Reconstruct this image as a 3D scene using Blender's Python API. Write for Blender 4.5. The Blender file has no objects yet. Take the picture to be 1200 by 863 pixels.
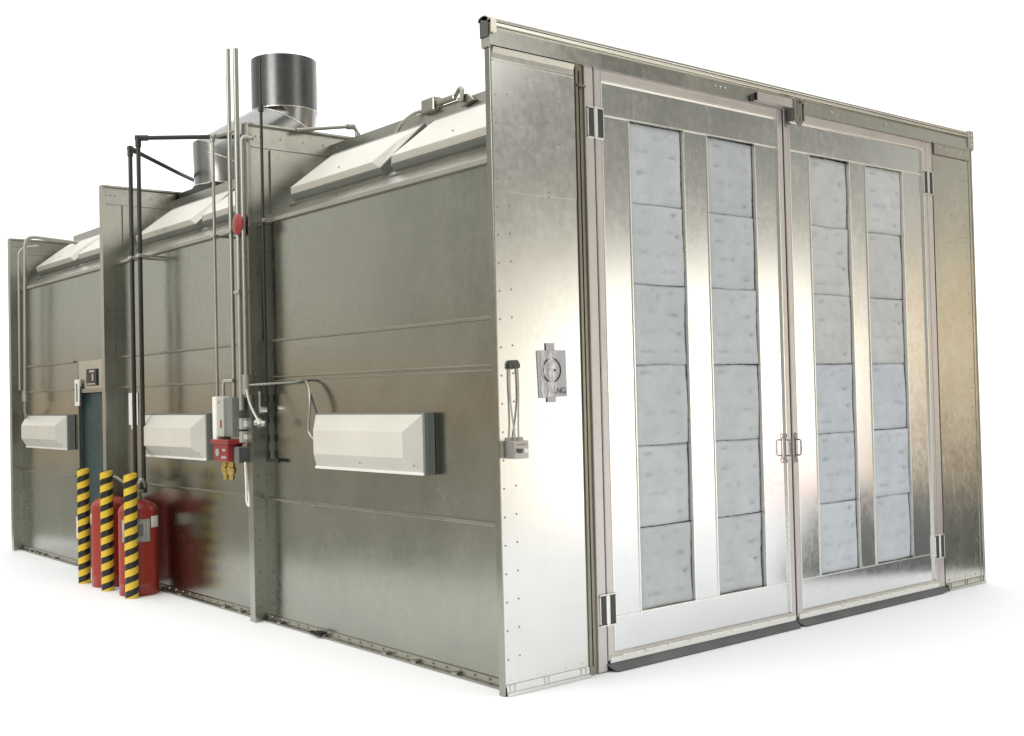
import bpy, bmesh, math, random
from mathutils import Vector, Matrix
random.seed(7)
R = math.radians
scn = bpy.context.scene
COL = scn.collection

# ------------------------------------------------------------------ node helpers
def new_mat(name):
    m = bpy.data.materials.new(name); m.use_nodes = True
    nt = m.node_tree; b = nt.nodes['Principled BSDF']
    return m, nt, b

def mixrgb(nt, fac, a, b, mode='MIX'):
    n = nt.nodes.new('ShaderNodeMix'); n.data_type = 'RGBA'; n.blend_type = mode
    for sock, v in ((n.inputs[0], fac), (n.inputs[6], a), (n.inputs[7], b)):
        if isinstance(v, bpy.types.NodeSocket): nt.links.new(v, sock)
        elif isinstance(v, (int, float)): sock.default_value = v
        else: sock.default_value = (*v, 1) if len(v) == 3 else v
    return n.outputs[2]

def math_(nt, op, a, b=None, c=None):
    n = nt.nodes.new('ShaderNodeMath'); n.operation = op
    for i, v in enumerate((a, b, c)):
        if v is None: continue
        if isinstance(v, bpy.types.NodeSocket): nt.links.new(v, n.inputs[i])
        else: n.inputs[i].default_value = v
    return n.outputs[0]

def remap(nt, v, a, b, c=0., d=1., smooth=False):
    n = nt.nodes.new('ShaderNodeMapRange')
    if smooth: n.interpolation_type = 'SMOOTHSTEP'
    nt.links.new(v, n.inputs[0])
    for i, x in enumerate((a, b, c, d)): n.inputs[i + 1].default_value = x
    return n.outputs[0]

def noise(nt, vec, scale, detail=3., rough=.55, dist=0.):
    n = nt.nodes.new('ShaderNodeTexNoise'); n.inputs['Scale'].default_value = scale
    n.inputs['Detail'].default_value = detail; n.inputs['Roughness'].default_value = rough
    n.inputs['Distortion'].default_value = dist
    nt.links.new(vec, n.inputs['Vector']); return n.outputs['Fac']

def coords(nt, scale=(1, 1, 1), rnd=True):
    t = nt.nodes.new('ShaderNodeTexCoord'); mp = nt.nodes.new('ShaderNodeMapping')
    mp.inputs['Scale'].default_value = scale
    nt.links.new(t.outputs['Object'], mp.inputs['Vector'])
    out = mp.outputs['Vector']
    if rnd:
        oi = nt.nodes.new('ShaderNodeObjectInfo')
        va = nt.nodes.new('ShaderNodeVectorMath'); va.operation = 'MULTIPLY_ADD'
        nt.links.new(oi.outputs['Random'], va.inputs[0]); va.inputs[1].default_value = (17, 23, 31)
        nt.links.new(out, va.inputs[2]); out = va.outputs[0]
    return out

def metal(name, col, rough=.25, var=.14, rvar=.08, wave=.0, grime=None, gamt=.0, streak=(28, 28, .7), scr=.0, micro=.0008, sk=.14, sp=.2, smud=.06):
    m, nt, b = new_mat(name)
    v = coords(nt); vs = coords(nt, streak)
    n1 = noise(nt, v, 1.7, 5, .6); n2 = noise(nt, vs, 1.0, 4, .6); n3 = noise(nt, v, 24, 3, .5)
    dark = tuple(c * (1 - var) for c in col); lite = tuple(min(1, c * (1 + var)) for c in col)
    c = mixrgb(nt, remap(nt, n1, .3, .7), dark, lite)
    c = mixrgb(nt, remap(nt, n2, .35, .75, 0, sk), c, tuple(x * .8 for x in col))
    c = mixrgb(nt, remap(nt, n3, .35, .7, 0, sp), c, lite)
    if grime:
        g = noise(nt, v, 4.5, 8, .7, .6)
        c = mixrgb(nt, remap(nt, g, .55, .8, 0, gamt), c, grime)
    nt.links.new(c, b.inputs['Base Color'])
    b.inputs['Metallic'].default_value = 1
    r = math_(nt, 'ADD', remap(nt, n1, .3, .7, rough - rvar, rough + rvar), remap(nt, n3, .3, .7, -.03, .03))
    if scr:
        s = noise(nt, coords(nt, (40, 40, 2.2)), 1.3, 2, .5)
        r = math_(nt, 'ADD', r, remap(nt, s, .62, .72, 0, scr))
    sm = noise(nt, coords(nt, (1, 1, .5)), 5.5, 6, .75, 1.2)
    r = math_(nt, 'ADD', r, remap(nt, sm, .56, .72, 0, smud))
    h = math_(nt, 'MULTIPLY', noise(nt, v, .9, 1.5, .4), wave)
    nt.links.new(r, b.inputs['Roughness'])
    h = math_(nt, 'ADD', h, math_(nt, 'MULTIPLY', n2, micro * .12))
    h = math_(nt, 'ADD', h, math_(nt, 'MULTIPLY', n3, micro * .06))
    bp = nt.nodes.new('ShaderNodeBump'); bp.inputs['Strength'].default_value = 1; bp.inputs['Distance'].default_value = 1
    nt.links.new(h, bp.inputs['Height']); nt.links.new(bp.outputs[0], b.inputs['Normal'])
    return m

def paint(name, col, rough=.45, var=.08, grime=(.12, .1, .07), gamt=.25, coat=0., scale=6., bump=.0006, metallic=0):
    m, nt, b = new_mat(name)
    v = coords(nt)
    n1 = noise(nt, v, scale * .4, 4); n2 = noise(nt, v, scale * 2, 8, .7, .4)
    c = mixrgb(nt, remap(nt, n1, .3, .7), tuple(x * (1 - var) for x in col), tuple(min(1, x * (1 + var)) for x in col))
    c = mixrgb(nt, remap(nt, n2, .58, .8, 0, gamt), c, grime)
    nt.links.new(c, b.inputs['Base Color'])
    nt.links.new(remap(nt, n2, .3, .7, rough - .06, rough + .1), b.inputs['Roughness'])
    b.inputs['Metallic'].default_value = metallic
    if coat: b.inputs['Coat Weight'].default_value = coat; b.inputs['Coat Roughness'].default_value = .15
    bp = nt.nodes.new('ShaderNodeBump'); bp.inputs['Distance'].default_value = bump
    nt.links.new(n2, bp.inputs['Height']); nt.links.new(bp.outputs[0], b.inputs['Normal'])
    return m

# ------------------------------------------------------------------ mesh helper
class MB:
    def __init__(s): s.bm = bmesh.new()
    def quad(s, pts):
        return s.bm.faces.new([s.bm.verts.new(p) for p in pts])
    def box(s, x0, x1, y0, y1, z0, z1, bev=0.):
        g = bmesh.ops.create_cube(s.bm, size=1)
        vs = g['verts']
        for v in vs:
            v.co = Vector(((x0 + x1) / 2 + v.co.x * (x1 - x0), (y0 + y1) / 2 + v.co.y * (y1 - y0), (z0 + z1) / 2 + v.co.z * (z1 - z0)))
        if bev:
            es = list({e for v in vs for e in v.link_edges})
            bmesh.ops.bevel(s.bm, geom=es, offset=bev, segments=2, affect='EDGES', profile=.5)
        return s
    def prism(s, pts, axis, a, b):
        """pts: 2-D outline; axis: extruded axis index; from a to b"""
        def mk(p, t):
            q = list(p); q.insert(axis, t); return q
        A = [s.bm.verts.new(mk(p, a)) for p in pts]; B = [s.bm.verts.new(mk(p, b)) for p in pts]
        s.bm.faces.new(A); s.bm.faces.new(B[::-1])
        n = len(pts)
        for i in range(n): s.bm.faces.new((A[i], B[i], B[(i + 1) % n], A[(i + 1) % n]))
        return s
    def hull(s, pts):
        vs = [s.bm.verts.new(p) for p in pts]
        bmesh.ops.convex_hull(s.bm, input=vs); return s
    def tube(s, pts, r, n=12, bend=0., cap=True):
        pts = [Vector(p) for p in pts]
        if bend: pts = round_path(pts, bend)
        dirs = []
        for i in range(len(pts)):
            a = pts[max(i - 1, 0)]; b = pts[min(i + 1, len(pts) - 1)]
            dirs.append((b - a).normalized())
        up = Vector((0, 0, 1)) if abs(dirs[0].z) < .9 else Vector((1, 0, 0))
        u = dirs[0].cross(up).normalized(); rings = []
        for i, p in enumerate(pts):
            u = (u - dirs[i] * u.dot(dirs[i])).normalized(); w = dirs[i].cross(u)
            k = 1.
            if 0 < i < len(pts) - 1:
                c = (pts[i] - pts[i - 1]).normalized().dot(dirs[i]); k = 1 / max(c, .5)
            m = None
            if k > 1.0001:
                m = ((pts[i + 1] - pts[i]).normalized() - (pts[i] - pts[i - 1]).normalized()).normalized()
            ring = []
            for j in range(n):
                a = 2 * math.pi * j / n
                o = (u * math.cos(a) + w * math.sin(a)) * r
                if m is not None: o += m * o.dot(m) * (k - 1)
                ring.append(s.bm.verts.new(p + o))
            rings.append(ring)
        for A, B in zip(rings, rings[1:]):
            for j in range(n): s.bm.faces.new((A[j], A[(j + 1) % n], B[(j + 1) % n], B[j]))
        if cap: s.bm.faces.new(rings[0][::-1]); s.bm.faces.new(rings[-1])
        return s
    def lathe(s, prof, n=28, c=(0, 0, 0)):
        rings = []
        for r, z in prof:
            if r < 1e-5: rings.append([s.bm.verts.new((c[0], c[1], c[2] + z))])
            else: rings.append([s.bm.verts.new((c[0] + r * math.cos(2 * math.pi * j / n), c[1] + r * math.sin(2 * math.pi * j / n), c[2] + z)) for j in range(n)])
        for A, B in zip(rings, rings[1:]):
            if len(A) == 1 and len(B) == 1: continue
            for j in range(n):
                k = (j + 1) % n
                if len(A) == 1: s.bm.faces.new((A[0], B[k], B[j]))
                elif len(B) == 1: s.bm.faces.new((A[j], A[k], B[0]))
                else: s.bm.faces.new((A[j], A[k], B[k], B[j]))
        if len(rings[0]) > 1: s.bm.faces.new(rings[0][::-1])
        if len(rings[-1]) > 1: s.bm.faces.new(rings[-1])
        return s
    def dome(s, c, nrm, r, h=None, mi=0):
        nrm = Vector(nrm).normalized(); h = h or r * .6
        up = Vector((0, 0, 1)) if abs(nrm.z) < .9 else Vector((1, 0, 0))
        u = nrm.cross(up).normalized(); w = nrm.cross(u); c = Vector(c)
        A = [s.bm.verts.new(c + (u * math.cos(a) + w * math.sin(a)) * r) for a in [math.pi / 3 * i for i in range(6)]]
        B = [s.bm.verts.new(c + nrm * h + (u * math.cos(a) + w * math.sin(a)) * r * .55) for a in [math.pi / 3 * i for i in range(6)]]
        fs = [s.bm.faces.new((A[i], A[(i + 1) % 6], B[(i + 1) % 6], B[i])) for i in range(6)]
        fs.append(s.bm.faces.new(B))
        for f in fs: f.material_index = mi
        return s
    def cyl(s, a, b, r, n=16): return s.tube([a, b], r, n)
    def build(s, name, mat, parent=None, smooth=False, bevel=0.):
        bm = s.bm
        off = Vector((0, 0, 0)); p = parent
        while p is not None: off += p.location; p = p.parent
        bmesh.ops.translate(bm, vec=-off, verts=bm.verts)
        bmesh.ops.recalc_face_normals(bm, faces=bm.faces)
        me = bpy.data.meshes.new(name); bm.to_mesh(me); bm.free()
        o = bpy.data.objects.new(name, me); COL.objects.link(o)
        if mat: me.materials.append(mat)
        if parent: o.parent = parent
        if smooth:
            me.shade_smooth()
            me.set_sharp_from_angle(angle=R(38))
        if bevel:
            b = o.modifiers.new('edge', 'BEVEL'); b.width = bevel; b.segments = 2; b.limit_method = 'ANGLE'; b.angle_limit = R(40)
        return o

def round_path(pts, rad, seg=5):
    out = [pts[0]]
    for i in range(1, len(pts) - 1):
        a = (pts[i - 1] - pts[i]); b = (pts[i + 1] - pts[i])
        d = min(rad, a.length * .49, b.length * .49)
        p0 = pts[i] + a.normalized() * d; p1 = pts[i] + b.normalized() * d
        for k in range(seg + 1):
            t = k / seg
            out.append(p0 * (1 - t) ** 2 + pts[i] * 2 * t * (1 - t) + p1 * t * t)
    out.append(pts[-1]); return out

def spline(pts, seg=8):
    pts = [Vector(p) for p in pts]; P = [pts[0]] + pts + [pts[-1]]; out = []
    for i in range(1, len(P) - 2):
        for k in range(seg):
            t = k / seg; a, b, c, d = P[i - 1:i + 3]
            out.append(.5 * ((2 * b) + (c - a) * t + (2 * a - 5 * b + 4 * c - d) * t * t + (3 * b - a - 3 * c + d) * t ** 3))
    out.append(pts[-1]); return out

def thing(name, label, cat, loc=(0, 0, 0), group=None):
    o = bpy.data.objects.new(name, None); COL.objects.link(o); o.location = loc
    o.empty_display_size = .1
    return tag(o, label, cat, group)
def tag(o, label, cat, group=None):
    o['label'] = label; o['category'] = cat
    if group: o['group'] = group
    return o

# ------------------------------------------------------------------ materials
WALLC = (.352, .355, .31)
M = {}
M['wall'] = metal('galvanised_wall_dimmed', WALLC, .225, .09, .04, wave=.0045, streak=(2, 2, .6), micro=.0002, sk=.1, sp=.08)  # same galvanised sheet as the front, its dimmer side darkened in the colour
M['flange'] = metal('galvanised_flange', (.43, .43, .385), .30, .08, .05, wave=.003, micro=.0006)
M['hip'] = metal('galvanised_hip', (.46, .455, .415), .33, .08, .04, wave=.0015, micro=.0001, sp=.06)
M['rib'] = metal('galvanised_rib', (.36, .35, .31), .3, .12, .06)
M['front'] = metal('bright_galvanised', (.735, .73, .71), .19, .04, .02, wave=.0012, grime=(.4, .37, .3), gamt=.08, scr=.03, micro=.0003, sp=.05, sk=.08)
M['dim_sheet'] = metal('dimmed_galvanised', (.56, .55, .50), .2, .06, .03, wave=.003, grime=(.3, .26, .18), gamt=.2, scr=.08, micro=.0002, sp=.03)  # front sheet copy, toned down in colour for the brown reflection it shows
M['trim'] = metal('header_sheet', (.57, .565, .525), .24, .08, .05, wave=.002, grime=(.3, .28, .22), gamt=.3)
M['lip'] = metal('bright_lip', (.86, .84, .74), .3, .06, .05)
M['tube'] = metal('mill_steel_tube', (.62, .585, .58), .42, .06, .06, grime=(.38, .34, .32), gamt=.35, micro=.0008)
M['sheet'] = metal('polished_sheet', (.745, .75, .75), .16, .04, .02, wave=.0016, grime=(.45, .43, .38), gamt=.08, scr=.04, micro=.0003, sp=.05, sk=.08)
M['edge'] = metal('angle_edge', (.9, .89, .84), .3, .04, .04)
M['duct'] = metal('duct_steel', (.30, .30, .295), .28, .1, .05, wave=.004, micro=.0003, sp=.04)
M['conduit'] = metal('grey_conduit', (.40, .40, .36), .45, .08, .05)
M['rivet'] = metal('rivet_heads', (.30, .28, .24), .35, .08, .05)
M['bolt'] = metal('zinc_bolt', (.55, .54, .49), .3, .08, .05)
M['darkmetal'] = metal('dark_metal', (.28, .27, .22), .35, .15, .05)
M['brass'] = metal('brass', (.62, .47, .16), .3, .1, .05)
M['white'] = paint('white_enamel', (.61, .59, .535), .42, .04, (.36, .32, .25), .35)
M['whiteb'] = paint('white_plastic', (.82, .81, .78), .4, .03, (.5, .47, .4), .2)
M['grey'] = paint('grey_enamel', (.17, .18, .165), .45, .08)
M['lgrey'] = paint('light_grey_box', (.42, .42, .38), .45, .08)
M['dgrey'] = paint('dark_grey_box', (.07, .075, .07), .5, .1)
M['black'] = paint('black_pipe', (.018, .018, .017), .38, .2, (.06, .055, .045), .3)
M['rubber'] = paint('black_rubber', (.11, .11, .115), .5, .2, (.22, .21, .2), .55, scale=9)
M['void'] = paint('dark_opening', (.006, .006, .006), .8, .1, (.01, .01, .01), .1)
M['red'] = paint('red_enamel', (.30, .022, .011), .36, .1, (.12, .02, .012), .35, coat=.3)
M['redb'] = paint('red_fitting', (.26, .017, .018), .38, .1, (.1, .02, .02), .3, coat=.3)
M['teal'] = paint('teal_door', (.012, .042, .045), .4, .1, (.02, .03, .03), .3)
M['labelgrey'] = paint('grey_label', (.36, .36, .33), .5, .06)
M['text'] = paint('dark_print', (.04, .04, .045), .6, .1)
M['inset'] = paint('hinge_inset', (.045, .045, .05), .5, .2)
M['signgrey'] = paint('grey_sign', (.48, .47, .475), .42, .04)
M['button'] = paint('button', (.3, .29, .27), .35, .1)

def filter_mat():
    m, nt, b = new_mat('filter_pad')
    v = coords(nt); n1 = noise(nt, v, 5, 5, .6, .5); n2 = noise(nt, v, 90, 3, .6); n3 = noise(nt, v, 14, 4, .6)
    c = mixrgb(nt, remap(nt, n1, .32, .68), (.545, .57, .595), (.635, .655, .675))
    c = mixrgb(nt, remap(nt, n3, .5, .8, 0, .35), c, (.50, .515, .53))
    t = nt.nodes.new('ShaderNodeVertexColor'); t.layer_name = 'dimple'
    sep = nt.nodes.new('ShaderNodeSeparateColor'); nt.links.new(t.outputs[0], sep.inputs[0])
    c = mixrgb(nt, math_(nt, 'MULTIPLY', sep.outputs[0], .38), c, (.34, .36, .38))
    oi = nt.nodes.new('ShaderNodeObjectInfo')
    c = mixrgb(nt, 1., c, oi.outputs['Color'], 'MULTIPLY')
    nt.links.new(c, b.inputs['Base Color']); b.inputs['Roughness'].default_value = .85
    b.inputs['Sheen Weight'].default_value = .2
    h = math_(nt, 'ADD', math_(nt, 'MULTIPLY', n2, .0012), math_(nt, 'MULTIPLY', n3, .006))
    bp = nt.nodes.new('ShaderNodeBump'); bp.inputs['Distance'].default_value = 1
    nt.links.new(h, bp.inputs['Height']); nt.links.new(bp.outputs[0], b.inputs['Normal'])
    return m
M['filter'] = filter_mat()

def stripe_mat():
    m, nt, b = new_mat('hazard_stripe')
    t = nt.nodes.new('ShaderNodeTexCoord'); s = nt.nodes.new('ShaderNodeSeparateXYZ'); nt.links.new(t.outputs['Object'], s.inputs[0])
    ang = math_(nt, 'ARCTAN2', s.outputs[1], s.outputs[0])
    ph = math_(nt, 'ADD', math_(nt, 'DIVIDE', s.outputs[2], .1165), math_(nt, 'DIVIDE', ang, -2 * math.pi))
    wob = noise(nt, coords(nt), 9, 2); ph = math_(nt, 'ADD', ph, remap(nt, wob, .3, .7, -.02, .02))
    fr = math_(nt, 'FRACT', math_(nt, 'ADD', ph, 10.))
    st = math_(nt, 'GREATER_THAN', fr, .52)
    g = noise(nt, coords(nt), 22, 6, .7)
    yel = mixrgb(nt, remap(nt, g, .5, .8, 0, .5), (.72, .50, .035), (.35, .24, .03))
    blk = mixrgb(nt, remap(nt, g, .5, .8, 0, .4), (.014, .013, .012), (.07, .06, .05))
    nt.links.new(mixrgb(nt, st, yel, blk), b.inputs['Base Color']); b.inputs['Roughness'].default_value = .38
    return m
M['stripe'] = stripe_mat()

def tape_mat():
    m, nt, b = new_mat('clear_tape')
    v = coords(nt, (40, 40, 7)); n = noise(nt, v, 1.6, 5, .65, 1.)
    c = mixrgb(nt, remap(nt, n, .35, .65), (.66, .63, .64), (.95, .93, .93)); nt.links.new(c, b.inputs['Base Color'])
    b.inputs['Roughness'].default_value = .25
    bp = nt.nodes.new('ShaderNodeBump'); bp.inputs['Distance'].default_value = .004
    nt.links.new(n, bp.inputs['Height']); nt.links.new(bp.outputs[0], b.inputs['Normal'])
    nt.links.new(remap(nt, n, .4, .62, .45, .95), b.inputs['Alpha'])
    return m
M['tape'] = tape_mat()

# ------------------------------------------------------------------ booth dimensions (metres)
W, L, S = 5.19, 9.07, .117          # width, length, depth of the flange ring outside the wall sheet
HT, HW = 3.80, 3.03                 # header top, wall top (where the hip starts)
HIPX, HIPZ, ROOFZ = .74, 3.62, 3.70
FL = (3.0, 6.04)
FLH = 3.785

booth = thing('paint_booth', 'large galvanised steel paint booth with double filter doors', 'paint booth', (0, 0, 0))

# --- side walls, three bays of four sheets each, left; plain sheets right
rib_z = (.93, 1.83, 2.12)
bands = [(.0, .93), (.93, 1.83), (1.83, 2.12), (2.12, HW)]
bays = [(.04, 3.0), (3.0, 6.04), (6.04, 9.03)]
for bi, (y0, y1) in enumerate(bays):
    for z0, z1 in bands:
        ya, yb = y0, y1
        segs = [(ya, yb)]
        if bi == 2:
            if z1 <= 2.12: segs = [(7.12, yb)]
        for (a, b_) in segs:
            m = MB(); t = [random.uniform(-.0035, .0035) for _ in range(4)]
            f = [(S + t[0], a, z0), (S + t[1], b_, z0), (S + t[2], b_, z1), (S + t[3], a, z1)]
            k = [(S + .04, a, z0), (S + .04, b_, z0), (S + .04, b_, z1), (S + .04, a, z1)]
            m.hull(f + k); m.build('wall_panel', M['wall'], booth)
for bi, (y0, y1) in enumerate(bays):
    for z in rib_z:
        if bi == 2 and z < 2.0: y0 = 7.14
        m = MB()
        if z == 1.83 and bi == 0:
            m.box(S - .026, S + .01, y0 + .06, y1 - .14, z + .010, z + .022, .003); m.box(S - .018, S + .01, y0 + .06, y1 - .14, z - .018, z - .008, .003)
        else:
            m.box(S - .022, S + .01, y0 + .055, y1 - .055, z - .011, z + .009, .003)
        m.build('seam_rib', M['rib'], booth)
# door header above the personnel door
m = MB(); m.box(S + .004, S + .04, 6.1, 7.12, 1.83, 2.12); m.build('door_header_panel', M['dim_sheet'], booth)
# hips
for bi, (y0, y1) in enumerate(bays):
    m = MB(); d = .028
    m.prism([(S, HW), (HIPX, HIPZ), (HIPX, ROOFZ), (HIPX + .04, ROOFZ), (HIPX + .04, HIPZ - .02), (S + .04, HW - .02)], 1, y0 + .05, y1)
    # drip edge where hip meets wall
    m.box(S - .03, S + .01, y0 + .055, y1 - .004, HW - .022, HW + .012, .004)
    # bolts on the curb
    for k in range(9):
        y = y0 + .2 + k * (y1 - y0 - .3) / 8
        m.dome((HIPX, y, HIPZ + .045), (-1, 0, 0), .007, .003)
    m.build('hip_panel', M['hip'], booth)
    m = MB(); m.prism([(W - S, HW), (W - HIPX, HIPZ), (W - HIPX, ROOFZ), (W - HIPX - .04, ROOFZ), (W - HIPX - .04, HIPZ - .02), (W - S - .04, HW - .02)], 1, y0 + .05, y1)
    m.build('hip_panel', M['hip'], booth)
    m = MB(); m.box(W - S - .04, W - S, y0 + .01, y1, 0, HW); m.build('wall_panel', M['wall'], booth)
m = MB(); m.box(HIPX + .002, W - HIPX - .002, .03, L - .03, ROOFZ - .03, ROOFZ + .004); m.build('roof', M['hip'], booth)
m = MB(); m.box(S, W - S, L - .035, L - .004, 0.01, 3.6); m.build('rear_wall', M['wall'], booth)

# --- flange rings (two between bays, one at the end)
def ring(y, th, top):
    m = MB()
    m.prism([(0, 0), (S + .02, 0), (S + .02, HW), (HIPX + .02, HIPZ), (W - HIPX - .02, HIPZ), (W - S - .02, HW), (W - S - .02, 0), (W, 0), (W, top), (0, top)], 1, y, y + th)
    # folded lips round the outer edge and a header angle at the top
    m.box(-.004, .012, y - .03, y + th + .003, 0.002, top - .01)
    m.box(-.004, W + .004, y - .035, y + th + .003, top - .012, top + .006, .003)
    m.box(.05, HIPX + .03, y - .012, y - .001, top - .175, top - .165)
    k = 0
    z = .12
    while z < HW - .1:
        m.dome((.06, y, z), (0, -1, 0), .011); z += .245
    for x in (.05, .09, .13, .3, .5, .68): m.dome((x, y, top - .09), (0, -1, 0), .011)
    return m.build('section_flange', M['flange'], booth)
ring(FL[0], .05, FLH); ring(FL[1], .05, FLH - .005); ring(L - .04, .05, 3.62)
# vertical folded gusset in the corner panel of each flange
for y in FL:
    m = MB(); m.prism([(.2, 3.1), (.215, 3.1), (.215, 3.6), (.2, 3.6)], 1, y - .02, y - .002)
    m.build('flange_stiffener', M['flange'], booth)

# --- bottom rail with anchor bolts
for (y0, y1) in ((.04, 2.97), (3.06, 6.01), (7.14, 9.0)):
    m = MB(); m.prism([(S - .045, 0.002), (S + .005, 0.002), (S + .005, .05), (S - .012, .05), (S - .016, .018), (S - .045, .014)], 1, y0, y1)
    y = y0 + .08
    while y < y1:
        m.dome((S - .012, y, .036), (-1, 0, .3), .011, .012); y += .14
    for k in range(5):
        yy = random.uniform(y0 + .2, y1 - .2); m.box(S - .05, S - .02, yy, yy + .05, .012, .03, .003)
    m.build('bottom_rail', M['rib'], booth)
m = MB(); m.box(S - .07, S - .02, 2.1, 2.2, .014, .04, .008); m.box(S - .06, S - .03, 2.22, 2.27, .016, .035, .006)
m.build('floor_clip', M['void'], booth)

# --- front panels
def front_panel(x0, x1, mat, side):
    m = MB()
    m.box(x0, x1, 0, .012, .05, 3.63)
    if side < 0: m.hull([(x, y, z) for x in (x0 + .008, x1 - .002) for y in (-.002, .004) for z in (2.818, 3.62)])
    if side < 0:
        e = MB(); e.box(x0 - .004, x0 + .006, -.003, .045, 0, 3.655, .002); e.box(x0 - .012, x0 + .013, -.007, .055, 3.622, 3.645, .002)
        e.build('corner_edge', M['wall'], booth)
    else:
        m.box(x1 - .012, x1 + .004, -.010, .08, 0, 3.655, .003)
        m.box(x1 - .05, x1 - .012, -.004, .0, .06, 3.6)
    r = m
    z = .2
    xs = (x0 + .03, x0 + .115) if side < 0 else (x1 - .03, x1 - .105)
    while z < 3.5:
        for i, x in enumerate(xs): r.dome((x, 0, z + (.012 if i else 0)), (0, -1, 0), .0068, .005, 1)
        z += .158
    for k in range(9):
        r.dome((random.uniform(x0 + .2, x1 - .12), 0, random.uniform(2.8, 3.5)), (0, -1, 0), .0068, .005, 1)
    o = m.build('front_panel', mat, booth); o.data.materials.append(M['rivet'])
    # bottom channel
    m = MB(); m.prism([(-.022, .002), (.02, .002), (.02, .062), (-.006, .062), (-.010, .024), (-.022, .020)], 0, x0 + .01 if side < 0 else x0 + .02, x1 - .004)
    for x in (x0 + .035, x0 + .07, x0 + .29, x0 + .32, x1 - .07, x1 - .03): m.box(x - .004, x + .004, -.016, -.001, .012, .06)
    for x in (x0 + .05, x0 + .305, x0 + .46, x1 - .05): m.dome((x, -.0005, .085), (0, -1, 0), .009)
    m.build('bottom_channel', M['front'] if side < 0 else M['dim_sheet'], booth)
front_panel(0, .64, M['front'], -1)
front_panel(4.585, W, M['dim_sheet'], 1)
# angled bright strips under the header
m = MB(); m.prism([(-.004, 3.566), (.0, 3.566), (.0, 3.627), (-.016, 3.627), (-.018, 3.622), (-.006, 3.594)], 0, .012, .63)
m.box(.012, .632, -.008, -.001, 3.550, 3.557)
for x in (.12, .28, .4, .56): m.dome((x, -.012, 3.612), (0, -1, .35), .006)
m.build('header_angle', M['front'], booth)
m = MB(); m.box(4.6, 5.15, -.016, -.002, 3.545, 3.64, .003)
for k in range(5): m.dome((4.68 + k * .105, -.016, 3.60 - k * .004), (0, -1, 0), .010)
m.build('header_angle', M['hip'], booth)
# left jamb's side face as a dark strip, dim reflection put into colour
m = MB(); m.box(.642, .66, -.01, .03, .03, 3.645); m.box(.66, .722, .015, .05, .0, 3.645); m.box(.684, .69, .004, .014, .05, 3.6)
m.box(.650, .716, -.02, .012, 3.50, 3.512)
m.build('jamb_side_strip', M['darkmetal'], booth)

# --- header trim (box profile with a rolled lip), open at its left end
hy = -.022
m = MB(); m.prism([(hy, 3.632), (.0, 3.628), (.06, 3.628), (.06, 3.785), (hy + .012, 3.765)], 0, -.013, W + .005)
for x in (1.9, 1.95, 2.0, 3.2, 3.9): m.dome((x, hy + .003, 3.69), (0, -1, 0), .009)
hd = m.build('header_trim', M['trim'], booth)
m = MB(); m.prism([(hy - .012, 3.742), (hy + .006, 3.742), (hy + .010, 3.785), (hy + .006, 3.778)], 0, .016, W + .012)
m.build('lip_face', M['lip'], hd)
prof = []
for k in range(9):
    a = math.pi * (1.02 - k / 8); prof.append((.02 + .048 * math.cos(a), 3.774 + .026 * math.sin(a)))
inner = [(p[0] * .93, p[1] - .006) for p in prof][::-1]
m = MB(); m.prism(prof + inner, 0, -.03, W + .006)
m.build('rolled_cap', M['trim'], hd, smooth=True)
m = MB(); m.box(-.022, -.014, -.014, .062, 3.68, 3.772, .003); m.build('end_void', M['dgrey'], hd)
m = MB(); m.box(-.016, .024, hy - .014, hy - .011, 3.70, 3.782); m.dome((.008, hy - .014, 3.715), (0, -1, 0), .006); m.dome((.008, hy - .014, 3.765), (0, -1, 0), .006)
m.build('end_clip', M['lip'], hd)
m = MB(); m.box(W - .075, W + .008, hy - .008, .06, 3.645, 3.80, .004)
for z in (3.68, 3.72, 3.76): m.dome((W - .03, hy - .008, z), (0, -1, 0), .009)
m.build('end_clip', M['trim'], hd)

# --- jambs
def tube_box(m, x0, x1, y0, y1, z0, z1): m.box(x0, x1, y0, y1, z0, z1, .006)
m = MB(); tube_box(m, .722, .797, .002, .09, .004, 3.65); m.build('door_jamb', M['tube'], booth)
m = MB(); tube_box(m, 4.498, 4.578, .002, .09, .004, 3.65); m.build('door_jamb', M['tube'], booth)

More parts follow.
